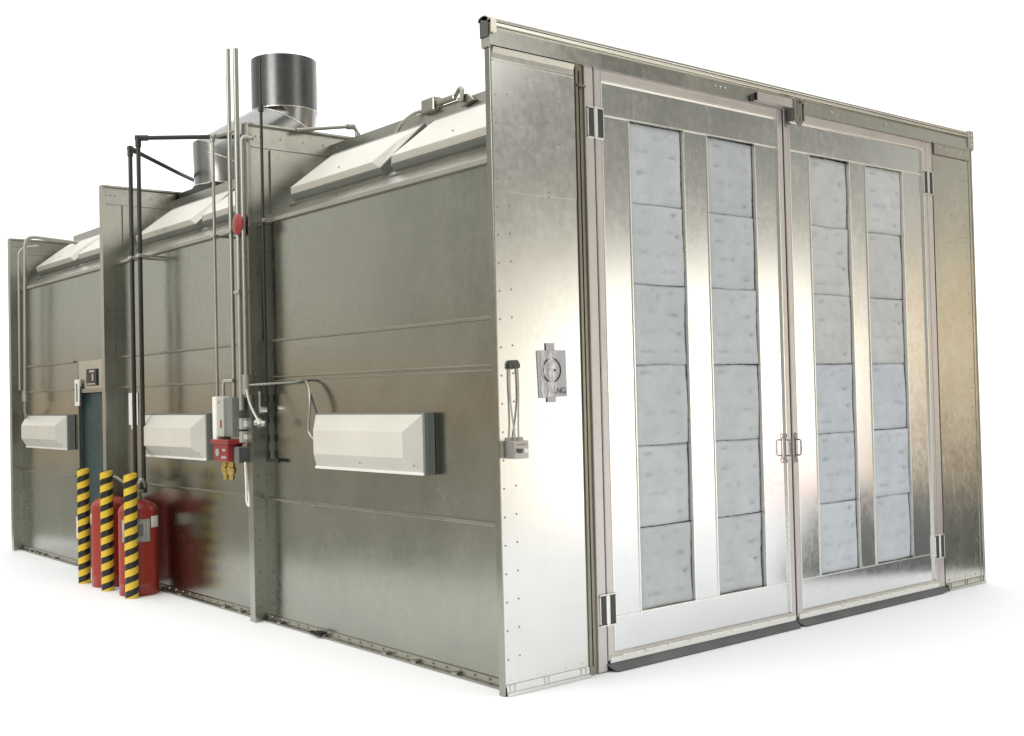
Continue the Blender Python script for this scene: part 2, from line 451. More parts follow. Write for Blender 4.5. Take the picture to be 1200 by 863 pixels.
# --- filter pad meshes (four variants, shared by 24 filters)
def filter_mesh(seed):
    rnd = random.Random(seed); n = 30; w, h = .488, .503
    bm = bmesh.new(); lay = bm.loops.layers.color.new('dimple')
    dims = [((i + .5) / 3 + rnd.uniform(-.04, .04), (j + .5) / 4 + rnd.uniform(-.03, .03), rnd.choice((.15, .3, .55, .8, 1))) for i in range(3) for j in range(4)]
    crease = [((i + .5) / 2 + rnd.uniform(-.05, .05), (j + .6) / 4 + rnd.uniform(-.02, .02), rnd.uniform(.09, .17), rnd.choice((.4, .7, 1, 1.2))) for i in range(2) for j in range(4)]
    grid = {}
    vals = {}
    for i in range(n + 1):
        for j in range(n + 1):
            u, v = i / n, j / n
            e = min(u, 1 - u, v, 1 - v)
            hgt = .016 * min(1, e / .07) ** .6
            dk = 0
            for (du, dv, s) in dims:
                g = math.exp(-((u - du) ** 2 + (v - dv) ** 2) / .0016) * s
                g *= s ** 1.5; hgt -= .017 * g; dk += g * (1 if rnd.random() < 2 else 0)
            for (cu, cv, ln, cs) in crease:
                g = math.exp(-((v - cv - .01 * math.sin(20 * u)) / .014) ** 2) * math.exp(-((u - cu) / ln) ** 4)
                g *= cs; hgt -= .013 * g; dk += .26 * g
            hgt += .004 * math.sin(7 * u + seed) * math.sin(6 * v + seed * 2) + rnd.uniform(-.0006, .0006)
            jx = rnd.uniform(-.003, .003) if e == 0 else 0
            grid[i, j] = bm.verts.new((u * w + jx, -hgt, v * h + jx * .5)); vals[grid[i, j]] = min(dk, 1)
    for i in range(n):
        for j in range(n):
            f = bm.faces.new((grid[i, j], grid[i + 1, j], grid[i + 1, j + 1], grid[i, j + 1])); f.smooth = True
    # skirt to give the pad depth
    ring_ = [grid[i, 0] for i in range(n)] + [grid[n, j] for j in range(n)] + [grid[i, n] for i in range(n, 0, -1)] + [grid[0, j] for j in range(n, 0, -1)]
    back = [bm.verts.new((v.co.x, .022, v.co.z)) for v in ring_]
    for v in back: vals[v] = 0
    k = len(ring_)
    for i in range(k): bm.faces.new((ring_[(i + 1) % k], ring_[i], back[i], back[(i + 1) % k]))
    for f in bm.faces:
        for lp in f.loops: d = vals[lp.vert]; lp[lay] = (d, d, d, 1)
    me = bpy.data.meshes.new('filter_pad'); bm.to_mesh(me); bm.free(); me.materials.append(M['filter']); return me
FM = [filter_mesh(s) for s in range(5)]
FZ = (.322, .828, 1.334, 1.840, 2.346, 2.852)

HANDLE = metal('handle_steel', (.35, .33, .34), .25)
def door(x0, x1, cols, hinge_left, label):
    d = bpy.data.objects.new('door', None); COL.objects.link(d); d.parent = booth; d.location = (x0, -.02, 0)
    d['label'] = label
    fw = .055; z0, z1 = .065, 3.64
    # outer welded tube frame
    m = MB()
    tube_box(m, x0, x0 + fw, -.05, .02, z0, z1); tube_box(m, x1 - fw, x1, -.05, .02, z0, z1)
    tube_box(m, x0 + fw - .001, x1 - fw + .001, -.049, .02, z1 - .07, z1 - .001); tube_box(m, x0 + fw - .001, x1 - fw + .001, -.049, .02, z0 + .001, z0 + .045)
    m.build('tube_frame', M['tube'], d)
    ix0, ix1 = x0 + fw, x1 - fw
    tp, bt = 3.362, .318
    m = MB(); m.box(ix0, ix1, -.036, .0, tp, z1 - .07); m.build('top_rail', M['sheet'], d)
    m = MB(); m.box(ix0, ix1, -.036, .0, z0 + .045, bt); m.build('bottom_rail', M['sheet'], d)
    xs = [ix0] + [c for p in cols for c in p] + [ix1]
    for a, b in zip(xs[::2], xs[1::2]):
        m = MB(); m.box(a, b, -.038 + random.uniform(0, .002), .0, bt + .003, tp - .003); m.build('stile', M['sheet'], d)
    # dark backing behind the pads
    m = MB(); m.box(ix0, ix1, .004, .012, bt, tp); m.build('filter_backing', M['void'], d)
    # thin bright angle edges round the openings and the sheet
    m = MB(); e = .006
    for (a, b) in cols:
        m.box(a - e, a + .002, -.044, -.02, bt, tp); m.box(b - .002, b + e, -.044, -.02, bt, tp)
    m.box(ix0 + .002, ix1 - .002, -.043, -.02, tp - e, tp + .003); m.box(ix0 + .002, ix1 - .002, -.043, -.02, bt - .003, bt + e * .6)
    m.box(ix0 - .003, ix0 + .006, -.052, -.03, z0 + .05, z1 - .075); m.box(ix1 - .006, ix1 + .003, -.052, -.03, z0 + .05, z1 - .075)
    m.box(ix0, ix1, -.052, -.03, z1 - .076, z1 - .067)
    m.build('angle_trim', M['edge'], d)
    # filters
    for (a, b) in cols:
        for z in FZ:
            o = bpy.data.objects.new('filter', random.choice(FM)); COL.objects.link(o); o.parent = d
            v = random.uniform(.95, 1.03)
            o.color = (.92 * v, .93 * v, .925 * v, 1) if hinge_left else ((1.02 * v, .985 * v, .95 * v, 1) if z > 1.8 else (.98 * v, 1.0 * v, 1.04 * v, 1))  # right leaf: warm light above and cool bounce below tinted into the pads
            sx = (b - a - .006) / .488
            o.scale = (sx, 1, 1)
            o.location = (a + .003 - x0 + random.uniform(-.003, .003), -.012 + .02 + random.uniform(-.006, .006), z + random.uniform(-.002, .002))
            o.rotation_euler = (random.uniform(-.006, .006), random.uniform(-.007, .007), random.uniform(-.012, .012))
    # sweep
    m = MB(); m.prism([(-.052, .05), (-.03, .05), (-.03, .115), (-.050, .100), (-.058, .085)], 0, x0 + .012, x1 - .012)
    n = 9
    for k in range(n):
        m.dome((x0 + .1 + k * (x1 - x0 - .2) / (n - 1), -.056, .082), (0, -1, .5), .010)
    for k in range(n - 1):
        x = x0 + .1 + (k + .5) * (x1 - x0 - .2) / (n - 1); m.box(x - .085, x + .085, -.061, -.05, .078, .094, .004)
    m.build('sweep_strip', M['edge'], d)
    m = MB(); prof = [(-.05, .048), (-.04, .05), (-.045, .026), (-.075, .005), (-.095, .002), (-.097, .008), (-.070, .024)]
    st_ = [(x0 - .012, .0, .043), (x0 + .0, .35, .026), (x0 + .018, .7, .010), (x0 + .045, 1, 0), (x1 - .03, 1, 0), (x1 + .005, .8, .004), (x1 + (.0 if hinge_left else .09), .55, .012)]
    if hinge_left: st_ = st_[:6]
    rings = []
    for (x, k, lift) in st_:
        rings.append([m.bm.verts.new((x, -.05 + (y + .05) * max(k, .12), lift + (.048 - lift) * z / .05 if k < 1 else z)) for (y, z) in prof])
    n = len(prof)
    for A, B in zip(rings, rings[1:]):
        for i in range(n): m.bm.faces.new((A[i], B[i], B[(i + 1) % n], A[(i + 1) % n]))
    m.bm.faces.new(rings[0]); m.bm.faces.new(rings[-1][::-1])
    xe = x0 + .0
    m.prism([(-.035, .075), (-.01, .075), (-.01, .004), (-.04, .004)], 0, xe - .03, xe + .01)
    m.build('rubber_sweep', M['rubber'], d, smooth=True)
    # hinges
    for z in (3.30, .372):
        hx = x0 - .002 if hinge_left else x1 + .009
        m = MB()
        for s in (-1, 1):
            a, b = (hx - .068, hx - .008) if s < 0 else (hx + .008, hx + .068)
            for (p, q, r_, t) in ((a, b, z - .095, z - .087), (a, b, z + .087, z + .095), (a, a + .007, z - .083, z + .083), (b - .007, b, z - .083, z + .083)):
                m.box(p, q, -.062, -.046, r_, t, .002)
        m.cyl((hx, -.058, z - .095), (hx, -.058, z + .095), .009, 10)
        h = m.build('hinge', M['edge'], d)
        m = MB(); m.box(hx - .062, hx - .013, -.060, -.046, z - .088, z + .088); m.box(hx + .013, hx + .062, -.060, -.046, z - .088, z + .088)
        m.build('hinge_inset', M['inset'], h)
    # pull handle
    hx = 2.556 if hinge_left else 2.668
    m = MB()
    m.tube([(hx, -.054, 1.20), (hx, -.10, 1.20), (hx, -.10, 1.31), (hx, -.054, 1.31)], .0055, 8, bend=.018)
    m.tube([(hx, -.055, 1.19), (hx, -.055, 1.32)], .004, 6)
    for z, q in ((1.17, -1), (1.335, 1)):
        m.tube([(hx, -.055, z - .02 * q), (hx - .014, -.055, z), (hx - .012, -.055, z + .014 * q), (hx, -.055, z + .02 * q), (hx + .012, -.055, z + .014 * q), (hx + .014, -.055, z), (hx, -.055, z - .02 * q)], .003, 6)
    m.build('handle', HANDLE, d, smooth=True)
    d.location.y += .05
    return d
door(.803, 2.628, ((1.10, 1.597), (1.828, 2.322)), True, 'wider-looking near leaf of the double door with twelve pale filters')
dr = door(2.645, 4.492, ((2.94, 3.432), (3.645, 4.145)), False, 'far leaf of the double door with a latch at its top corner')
m = MB(); m.box(2.628, 2.645, .02, .04, .05, 3.64); m.build('door_gap', M['void'], booth)
# latch bar over the door gap
m = MB()
m.box(2.28, 2.73, -.066, -.061, 3.640, 3.70); m.box(2.28, 2.73, -.029, -.024, 3.640, 3.70)
m.box(2.28, 2.73, -.0655, -.0245, 3.695, 3.7005); m.box(2.28, 2.73, -.0655, -.0245, 3.6395, 3.645)
lb = m.build('latch_bar', M['tube'], booth)
m = MB(); m.box(2.30, 2.72, -.0605, -.0295, 3.646, 3.694); m.build('bar_void', M['void'], lb)
m = MB()
m.box(2.675, 2.683, -.08, -.01, 3.55, 3.705, .002); m.box(2.69, 2.765, -.078, -.070, 3.54, 3.715, .002); m.box(2.765, 2.773, -.09, -.01, 3.555, 3.705, .002)
m.box(2.70, 2.725, -.082, -.071, 3.59, 3.70); m.box(2.73, 2.737, -.086, -.071, 3.55, 3.69, .002)
m.cyl((2.745, -.098, 3.69), (2.745, -.06, 3.69), .018, 10)
m.prism([(2.70, 3.545), (2.755, 3.545), (2.745, 3.52), (2.725, 3.51), (2.71, 3.525)], 1, -.078, -.066)
m.build('catch', M['rib'], lb)

# --- personnel door in the far bay
m = MB()
m.box(S - .02, S + .06, 7.06, 7.13, 0, 1.86, .005); m.box(S - .012, S + .06, 6.22, 6.27, 0, 1.83, .005); m.box(S - .012, S + .06, 6.272, 7.058, 1.79, 1.832, .004)
m.box(S - .008, S + .05, 6.1, 6.218, 0.0, 1.82)
m.build('door_frame', M['rib'], booth)
pd = MB().box(S + .035, S + .06, 6.28, 7.05, .02, 1.785).build('personnel_door', M['teal'], booth)
m = MB(); m.box(S + .005, S + .02, 6.45, 6.49, .55, 1.0, .004); m.box(S + .01, S + .034, 6.462, 6.478, .6, .62); m.box(S + .01, S + .034, 6.462, 6.478, .93, .95); m.build('push_plate', M['edge'], pd)
m = MB(); m.box(S - .012, S + .002, 6.56, 6.84, 1.86, 2.03, .003); sg = m.build('door_sign', M['text'], booth)
m = MB(); m.box(S - .015, S - .0125, 6.60, 6.74, 1.995, 2.015); m.box(S - .015, S - .0125, 6.63, 6.67, 1.91, 1.98); m.box(S - .015, S - .0125, 6.58, 6.82, 1.872, 1.884); m.build('sign_marking', paint('pale_pink_print', (.5, .4, .37), .5), sg)
m = MB()
for (a, b, c, d_) in ((7.00, 7.03, 1.66, 1.93), (7.09, 7.12, 1.66, 1.93), (7.03, 7.09, 1.66, 1.70), (7.03, 7.09, 1.89, 1.93)): m.box(S - .035, S - .022, a, b, c, d_)
dc = m.build('door_closer_bracket', M['whiteb'], booth)
m = MB(); m.box(S - .03, S - .021, 7.032, 7.088, 1.702, 1.888); m.build('bracket_slot', M['grey'], dc)
# gauge strip decal on the middle bay wall (ragged printed label)
m = MB(); m.box(S - .006, S - .003, 5.50, 5.72, 1.47, 1.77)
m.box(S - .006, S - .003, 5.56, 5.66, 1.43, 1.47)
lb2 = m.build('ragged_label', M['whiteb'], booth)
m = MB()
for k in range(9):
    z = 1.49 + k * .03; m.box(S - .0085, S - .0065, 5.55, 5.57 + random.uniform(.02, .07), z, z + .012)
m.build('label_print', M['text'], lb2)

# ------------------------------------------------------------------ wall light fixtures
def wall_light(y0, y1, z0, z1, label):
    t = thing('light_fixture', label, 'light fixture', (S, (y0 + y1) / 2, z0), 'white sealed light housings on the booth wall')
    m = MB(); fx = S - .078
    m.box(fx, S - .001, y0, y1, z0, z1, .004); fr = m.build('frame', M['grey'], t)
    m = MB()
    for k in range(3): m.box(fx - .0, S - .004, y0 - .006, y0 - .0005, z0 + .004, z1 - .004) if k == 0 else m.box(fx + .02 * k, fx + .02 * k + .006, y0 - .01, y0 - .0065, z0 + .004, z1 - .004)
    m.build('gasket', M['grey'], fr)
    m = MB(); d = .10; a = fx - .004; b = fx - d
    i = .10
    o0, o1, p0, p1 = y0 + .012, y1 - .012, z0 + .012, z1 - .012
    f0, f1, g0, g1 = y0 + .09, y1 - .14, z0 + .11, z1 - .115
    A = [(a, o0, p0), (a, o1, p0), (a, o1, p1), (a, o0, p1)]; B = [(b, f0, g0), (b, f1, g0), (b, f1, g1), (b, f0, g1)]
    C = [(fx + .0, o0, p0), (fx + .0, o1, p0), (fx + .0, o1, p1), (fx + .0, o0, p1)]
    bm = m.bm; A = [bm.verts.new(v) for v in A]; B = [bm.verts.new(v) for v in B]; C = [bm.verts.new(v) for v in C]
    bm.faces.new(B)
    for k in range(4):
        bm.faces.new((A[k], A[(k + 1) % 4], B[(k + 1) % 4], B[k])); bm.faces.new((C[k], C[(k + 1) % 4], A[(k + 1) % 4], A[k]))
    for y in (y0 + .035, (y0 + y1) / 2, y1 - .035): m.dome((fx - .055, y, z0 + .062), (-.75, 0, -.66), .007, None, 1)
    for y in (y0 + .03, y1 - .03):
        for z in (z0 + .03, z1 - .03): m.dome((fx - .006, y, z), (-1, 0, 0), .009, None, 1)
    o = m.build('housing', M['white'], t); o.data.materials.append(M['darkmetal'])
    m = MB(); m.box(fx - .012, fx - .0005, y0 + .002, y1 - .002, z0 + .0005, z0 + .02, .003); m.build('flange_lip', M['whiteb'], t)
    return t
wall_light(.775, 2.09, 1.19, 1.575, 'white light housing with a looped cable on the near bay, beside the front corner')
wall_light(3.86, 5.14, 1.19, 1.575, 'white light housing on the middle bay, between the black pipes and the red release box')
wall_light(7.23, 8.60, 1.20, 1.57, 'white light housing on the far bay, beyond the teal personnel door')

# hip light fixtures: built in hip coordinates (y, h along the slope, o outward)
ang = math.atan2(HIPZ - HW, HIPX - S)
hd_ = Vector((math.cos(ang), 0, math.sin(ang))); hn = Vector((-math.sin(ang), 0, math.cos(ang)))
def hp(y, h, o): return Vector((S, y, HW)) + hd_ * h + hn * o - Vector((0, 0, 0))
def hip_light(y0, y1, label, nearcut=.0):
    t = thing('light_fixture', label, 'light fixture', tuple(hp((y0 + y1) / 2, .2, 0)), 'white sealed light housings on the sloping roof edge')
    def slab(a0, a1, h0, h1, o0, b0, b1, k0, k1, o1):
        P = [hp(a0, h0, o0), hp(a1, h0, o0), hp(a1, h1, o0), hp(a0, h1, o0)]; Q = [hp(b0, k0, o1), hp(b1, k0, o1), hp(b1, k1, o1), hp(b0, k1, o1)]
        m = MB(); m.hull(P + Q); return m
    h0, h1 = .20, .72
    slab(y0, y1, h0, h1, 0, y0, y1, h0, h1, .06).build('frame', M['grey'], t, bevel=.004)
    m = MB(); e = .008
    prof = [(h0 + .005, .061), (h0 + .012, .115), (h0 + .31, .088), (h1 - .03, .061)]
    A = [m.bm.verts.new(hp(y0 + (e if i in (0, 3) else .06), h, o)) for i, (h, o) in enumerate(prof)]
    B = [m.bm.verts.new(hp(y1 - (e if i in (0, 3) else .06), h, o)) for i, (h, o) in enumerate(prof)]
    m.bm.faces.new(A); m.bm.faces.new(B[::-1])
    for i in range(4): m.bm.faces.new((A[i], B[i], B[(i + 1) % 4], A[(i + 1) % 4]))
    m.build('housing', M['white'], t, bevel=.004)
    m = MB()
    for y in ((y0 + y1) / 2,): m.dome(tuple(hp(y, h0 + .12, .106)), tuple(hn), .009)
    m.build('screw', M['darkmetal'], t)
    m = MB()
    P = [hp(y0 - .02, h0 - .05, .0), hp(y1 + .02, h0 - .05, .0), hp(y1 + .02, h0 - .01, .0), hp(y0 - .02, h0 - .01, .0)]
    Q = [p + hn * .012 for p in P]
    m.hull(P + Q); m.build('lower_bracket', M['hip'], t)
    return t
hip_light(.10, 1.36, 'white sloping light housing on the near bay roof edge, touching the tall front panel')
hip_light(1.48, 2.72, 'white sloping light housing on the near bay roof edge, beside the first flange')
hip_light(3.12, 4.28, 'white sloping light housing on the middle bay roof edge, above the red bell')
hip_light(4.40, 5.75, 'white sloping light housing on the middle bay roof edge, behind the twin black pipes')
hip_light(6.14, 7.35, 'white sloping light housing on the far bay roof edge, half hidden by the second flange')
hip_light(7.47, 8.75, 'white sloping light housing on the far bay roof edge, beside the end flange')

# ------------------------------------------------------------------ exhaust stack
sy = 5.6; sr = .335
st = thing('exhaust_stack', 'shiny round exhaust duct rising through an offset elbow from the roof', 'exhaust duct', (1.12, sy, ROOFZ))
m = MB(); m.box(.76, 1.52, sy - .40, sy + .40, ROOFZ + .006, ROOFZ + .07, .01); m.build('base_plate', M['black'], st)
x0, x1 = 1.12, 1.755
zA, zB = 3.95, 4.46
m = MB(); m.lathe([(sr, 0), (sr, zA - ROOFZ - .07)], 48, (x0, sy, ROOFZ + .07)); m.bm.faces.ensure_lookup_table()
def duct(path, n=48):
    m = MB(); m.tube(path, sr, n, cap=False); return m
m.bm.free()
d1 = duct([(x0, sy, ROOFZ + .07), (x0, sy, zA), (x1, sy, zB), (x1, sy, zB + .17)]).build('offset_elbow', M['duct'], st, smooth=True)
d2 = duct([(x1, sy, zB + .17), (x1, sy, 5.16)]); 
m = d2
m.build('riser', metal('dark_duct', (.15, .15, .155), .3, .3, .05, wave=.003, streak=(11, 11, .25), sk=.7, micro=.0008), st, smooth=True)
m = MB(); m.lathe([(sr + .001, -.006), (sr + .008, -.003), (sr + .008, .003), (sr + .001, .006)], 48, (x1, sy, zB + .17))
m.build('duct_seam', M['lip'], st)
m = MB(); m.lathe([(sr + .001, -.008), (sr + .02, -.006), (sr + .02, .006), (sr + .001, .008)], 48, (x0, sy, ROOFZ + .09))
m.build('duct_seam', M['lip'], st)
# mitre seams
for (x, z, tilt) in ((x0, zA, 1), (x1, zB, -1)):
    m = MB(); a = math.atan2(zB - zA, x1 - x0); b = (math.pi / 2 - a) / 2
    ring_ = []
    for j in range(49):
        t = 2 * math.pi * j / 48
        cx_, cy_ = sr * math.cos(t) * 1.008, sr * math.sin(t) * 1.008
        ring_.append((x + cx_, sy + cy_, z - cx_ * math.tan(b) * 1.0))
    m.tube(ring_, .007, 6, cap=False); m.build('mitre_seam', M['lip'], st)

# ------------------------------------------------------------------ pipes
def pipe(name, label, pts, r, mat, bend=.06, fittings=(), clamps=(), group=None):
    base = pts[0]
    t = thing(name, label, 'pipe', tuple(base), group)
    MB().tube(pts, r, 14, bend=bend).build('run', mat, t, smooth=True)
    for (a, b, k) in fittings:
        MB().cyl(a, b, r * k, 14).build('fitting', mat if name == 'black_pipe' else M['conduit'], t, smooth=True)
    for c in clamps:
        m = MB(); x, y, z = c
        m.box(x - r - .008, x + r + .008, y - r - .02, y + r + .02, z - .014, z + .014, .004); m.box(x, S, y - .012, y + .012, z - .008, z + .008)
        m.build('clamp', M['bolt'], t)
    return t
BX = -.06
pipe('black_pipe', 'black vertical pipe turning diagonally over the roof towards the duct base', [(BX, 5.14, .95), (BX, 5.14, 3.97), (.72, 5.86, 3.94), (1.2, 6.32, 3.94)], .0195, M['black'], .05,
     [((BX, 5.14, 3.90), (BX, 5.14, 3.99), 1.35), ((BX - .01, 5.13, 3.97), (BX + .08, 5.21, 3.966), 1.35)], [(BX, 5.14, 2.98)])
pipe('black_pipe', 'black vertical pipe turning level towards the near flange', [(BX, 4.95, .90), (BX, 4.95, 4.03), (.70, 4.37, 4.03)], .0195, M['black'], .05,
     [((BX, 4.95, 3.95), (BX, 4.95, 4.05), 1.35), ((BX - .02, 4.965, 4.03), (BX + .07, 4.90, 4.03), 1.35), ((BX, 4.95, .88), (BX, 4.95, .97), 1.5)], [(BX, 4.95, 2.98)])
pipe('conduit', 'thin grey conduit with a top elbow, nearest the black pipes', [(-.03, 3.50, 1.70), (-.03, 3.50, 3.77), (-.03, 3.06, 3.74)], .013, M['conduit'], .04,
     [((-.03, 3.50, 3.735), (-.03, 3.50, 3.79), 1.6), ((-.03, 3.51, 3.77), (-.03, 3.43, 3.765), 1.6)], [(-.03, 3.50, 2.98)])
pipe('conduit', 'slim grey conduit rising past the duct, passing behind the red bell', [(-.03, 3.205, 1.69), (-.03, 3.205, 4.40)], .018, M['conduit'], 0, [], [(-.03, 3.205, 2.98)])
pipe('conduit', 'thicker grey conduit rising past the duct, ending above the red bell', [(-.035, 3.075, 1.60), (-.035, 3.075, 1.9), (-.03, 3.075, 4.37)], .022, M['conduit'], 0, [], [(-.035, 3.075, 2.5)])
pipe('conduit', 'grey conduit close against the flange edge, reaching the junction boxes', [(.03, 2.93, 3.66), (-.035, 2.985, 3.68), (-.035, 2.985, 1.86)], .017, M['conduit'], .04,
     [((-.035, 2.985, 1.72), (-.035, 2.985, 1.87), 2.1)], [])
pipe('conduit', 'bent grey conduit along the top of the first flange', [(.40, 2.93, 3.77), (.88, 2.93, 3.86), (.95, 2.93, 3.85), (.96, 2.93, 3.70)], .014, M['conduit'], .05,
     [((.86, 2.93, 3.856), (.93, 2.93, 3.865), 1.6), ((.958, 2.93, 3.82), (.959, 2.93, 3.75), 1.5)])
pipe('conduit', 'looped grey conduit at the end flange, dropping past the far light', [(.6, 8.30, 3.52), (-.03, 8.34, 3.57), (-.03, 8.40, 1.80)], .02, M['conduit'], .12,
     [((-.03, 8.40, 1.72), (-.03, 8.40, 1.84), 1.8)])
pipe('conduit', 'second grey conduit hugging the end flange upright', [(.2, 8.62, 3.50), (-.02, 8.60, 3.46), (-.02, 8.62, 1.85)], .016, M['conduit'], .1)
# sprinkler riser in front of the first flange
t = pipe('black_pipe', 'slim black riser with fittings in front of the first flange', [(.075, 2.88, 1.22), (.075, 2.88, 4.28)], .0115, M['black'], 0,
     [((.075, 2.88, z), (.075, 2.88, z + .05), 1.8) for z in (1.24, 1.36, 1.50, 1.66, 3.86)], [(.075, 2.88, 3.03)])
MB().tube([(.075, 2.88, 1.22), (.075, 2.70, 1.22)], .014, 10).build('stub', M['black'], t)
m = MB(); m.cyl((.02, 2.90, 1.60), (.075, 2.88, 1.60), .028, 10); m.cyl((.03, 2.90, 1.60), (.03, 2.90, 1.74), .01, 8); m.build('valve', M['bolt'], t)
# flexible conduit from the junction to the near light
pipe('flexible_conduit', 'grey flexible cable looping from the flange to the near light', spline([(-.03, 2.97, 1.79), (.04, 2.75, 1.795), (.07, 2.45, 1.80), (.07, 2.30, 1.81), (.04, 2.18, 1.76), (.015, 2.12, 1.64), (.01, 2.14, 1.46), (.02, 2.07, 1.39), (.03, 2.0, 1.385)]), .009, M['conduit'], 0)
pipe('flexible_conduit', 'dark flexible cable arching down to the top of the near light', spline([(.07, 2.31, 1.812), (.05, 2.24, 1.79), (.04, 2.15, 1.70), (.045, 2.08, 1.57)]), .008, M['dgrey'], 0)
pipe('flexible_conduit', 'short grey flexible cable with an open metal connector beside the release box', spline([(-.035, 2.985, 1.80), (-.05, 2.94, 1.72), (-.06, 2.86, 1.62), (-.05, 2.77, 1.52)]), .012, M['conduit'], 0,
     [((-.05, 2.775, 1.525), (-.05, 2.74, 1.485), 2.3), ((-.075, 2.78, 1.51), (-.02, 2.72, 1.50), 1.9)])
pipe('flexible_conduit', 'grey flexible cable dropping to the far light', spline([(-.03, 8.40, 1.74), (-.025, 8.44, 1.64), (.0, 8.5, 1.58), (.03, 8.56, 1.50), (.04, 8.59, 1.42)]), .016, M['conduit'], 0)
pipe('cable', 'pale cable hanging in a loop under the grey control boxes', spline([(-.06, 2.98, 1.21), (-.05, 2.99, 1.02), (-.04, 3.01, .92), (-.03, 2.985, .90), (-.04, 3.02, 1.21)]), .008, M['whiteb'], 0)

# ------------------------------------------------------------------ suppression release box, bell, junction boxes
t = thing('release_box', 'grey and white fire suppression control box with red release valve on the flange', 'control box', (-.1, 3.1, 1.2))
m = MB(); m.box(-.10, .06, 3.10, 3.22, 1.40, 1.70, .005); m.build('cabinet', M['grey'], t)
m = MB(); m.box(-.115, .05, 3.223, 3.37, 1.40, 1.70, .006); cv = m.build('white_cover', M['lgrey'], t)
m = MB(); m.box(-.125, .0, 3.33, 3.40, 1.36, 1.71, .01); m.build('cover_edge', M['whiteb'], cv)
m = MB(); m.box(-.118, -.1145, 3.25, 3.275, 1.47, 1.53); m.build('cover_mark', M['redb'], cv)
m = MB(); m.dome((-.115, 3.29, 1.665), (-1, 0, 0), .012); m.build('screw', M['darkmetal'], cv)
m = MB(); m.box(-.13, .0, 3.13, 3.38, 1.21, 1.365, .01); m.box(-.145, .0, 3.09, 3.40, 1.345, 1.38, .006)
rv = m.build('red_valve', M['redb'], t)
m = MB(); m.cyl((-.14, 3.29, 1.28), (-.125, 3.29, 1.28), .03, 12); m.build('valve_dial', M['labelgrey'], rv)
m = MB(); m.box(-.134, -.1295, 3.15, 3.23, 1.235, 1.255); m.build('valve_plate', M['labelgrey'], rv)
m = MB(); m.box(-.134, -.1295, 3.16, 3.21, 1.29, 1.31); m.build('valve_plate', M['labelgrey'], rv)
m = MB()
for y in (3.19, 3.29): m.lathe([(.028, 0), (.028, -.04), (.036, -.05), (.036, -.09), (.022, -.10), (.022, -.14)], 12, (-.07, y, 1.21))
m.build('brass_nozzle', M['brass'], rv)
MB().tube([(-.05, 3.40, 1.40), (-.05, 3.47, 1.40), (-.05, 3.50, 1.405)], .012, 8).build('side_fitting', M['bolt'], t)
MB().tube([(-.05, 3.35, 1.70), (-.05, 3.35, 1.83), (-.05, 3.17, 1.83)], .014, 10, bend=.03).build('elbow_pipe', M['bolt'], t)
t = thing('junction_box', 'small light grey junction box stacked on another beside the release box', 'junction box', (-.06, 2.99, 1.47), 'junction boxes at the first flange')
m = MB(); m.box(-.05, .03, 3.055, 3.097, 1.455, 1.54, .005); m.build('body', M['lgrey'], t); m = MB(); m.box(-.03, .01, 3.050, 3.0545, 1.475, 1.52); m.build('cover_plate', M['whiteb'], t)
t = thing('junction_box', 'small light grey junction box directly above the dark grey box', 'junction box', (-.06, 2.99, 1.36), 'junction boxes at the first flange')
m = MB(); m.box(-.05, .035, 3.055, 3.097, 1.355, 1.44, .005); m.build('body', M['lgrey'], t); m = MB(); m.box(-.03, .01, 3.050, 3.0545, 1.38, 1.415); m.build('cover_plate', M['whiteb'], t)
t = thing('junction_box', 'dark grey square box below the light grey junction boxes', 'junction box', (-.08, 2.93, 1.2), 'junction boxes at the first flange')
m = MB(); m.box(-.08, .05, 3.052, 3.128, 1.20, 1.325, .005); m.build('body', M['grey'], t); m = MB(); m.box(-.072, .04, 3.046, 3.0515, 1.208, 1.317); m.build('cover_plate', M['dgrey'], t)
t = thing('alarm_bell', 'red alarm bell mounted high on the conduits', 'alarm bell', (-.08, 3.05, 3.02))
def bell_pts(r0, r1, xa, xb, n=20): pass
m = MB(); rings = []
for (x, r_) in ((-.045, .078), (-.052, .083), (-.063, .078), (-.072, .06), (-.078, .028), (-.079, 0)):
    rings.append((x, r_))
bm = m.bm; prev = None
for (x, r_) in rings:
    cur = [bm.verts.new((x, 3.04 + r_ * math.cos(2 * math.pi * j / 24), 3.015 + r_ * math.sin(2 * math.pi * j / 24))) for j in range(24)] if r_ > 0 else [bm.verts.new((x, 3.04, 3.015))]
    if prev:
        for j in range(24):
            if len(cur) == 1: bm.faces.new((prev[j], prev[(j + 1) % 24], cur[0]))
            else: bm.faces.new((prev[j], prev[(j + 1) % 24], cur[(j + 1) % 24], cur[j]))
    else: bm.faces.new(cur)
    prev = cur
m.build('gong', M['redb'], t, smooth=True)
m = MB(); m.box(-.045, -.022, 2.99, 3.09, 2.95, 3.08, .006); m.build('bell_base', M['redb'], t)
# roof electrics
t = thing('roof_junction', 'grey electrical box with conduits on the near roof edge', 'junction box', (.72, 1.45, 3.66))
m = MB(); m.box(.69, .78, 1.50, 1.66, 3.67, 3.775, .012); m.box(.70, .735, 1.28, 1.49, 3.70, 3.745, .012); m.build('body', M['rib'], t)
MB().tube(spline([(.73, 1.66, 3.71), (.70, 1.76, 3.70), (.66, 1.86, 3.64), (.63, 1.90, 3.56), (.60, 1.92, 3.50)]), .014, 8).build('cable_loop', M['conduit'], t, smooth=True)
MB().tube(spline([(.73, 1.30, 3.73), (.71, 1.22, 3.765), (.69, 1.17, 3.74), (.68, 1.165, 3.66)]), .016, 8).build('cable_bend', M['conduit'], t, smooth=True)
m = MB(); m.prism([(1.06, 3.655), (1.2, 3.635), (1.24, 3.70), (1.14, 3.715)], 0, .70, .73); m.build('bracket', M['rib'], t)

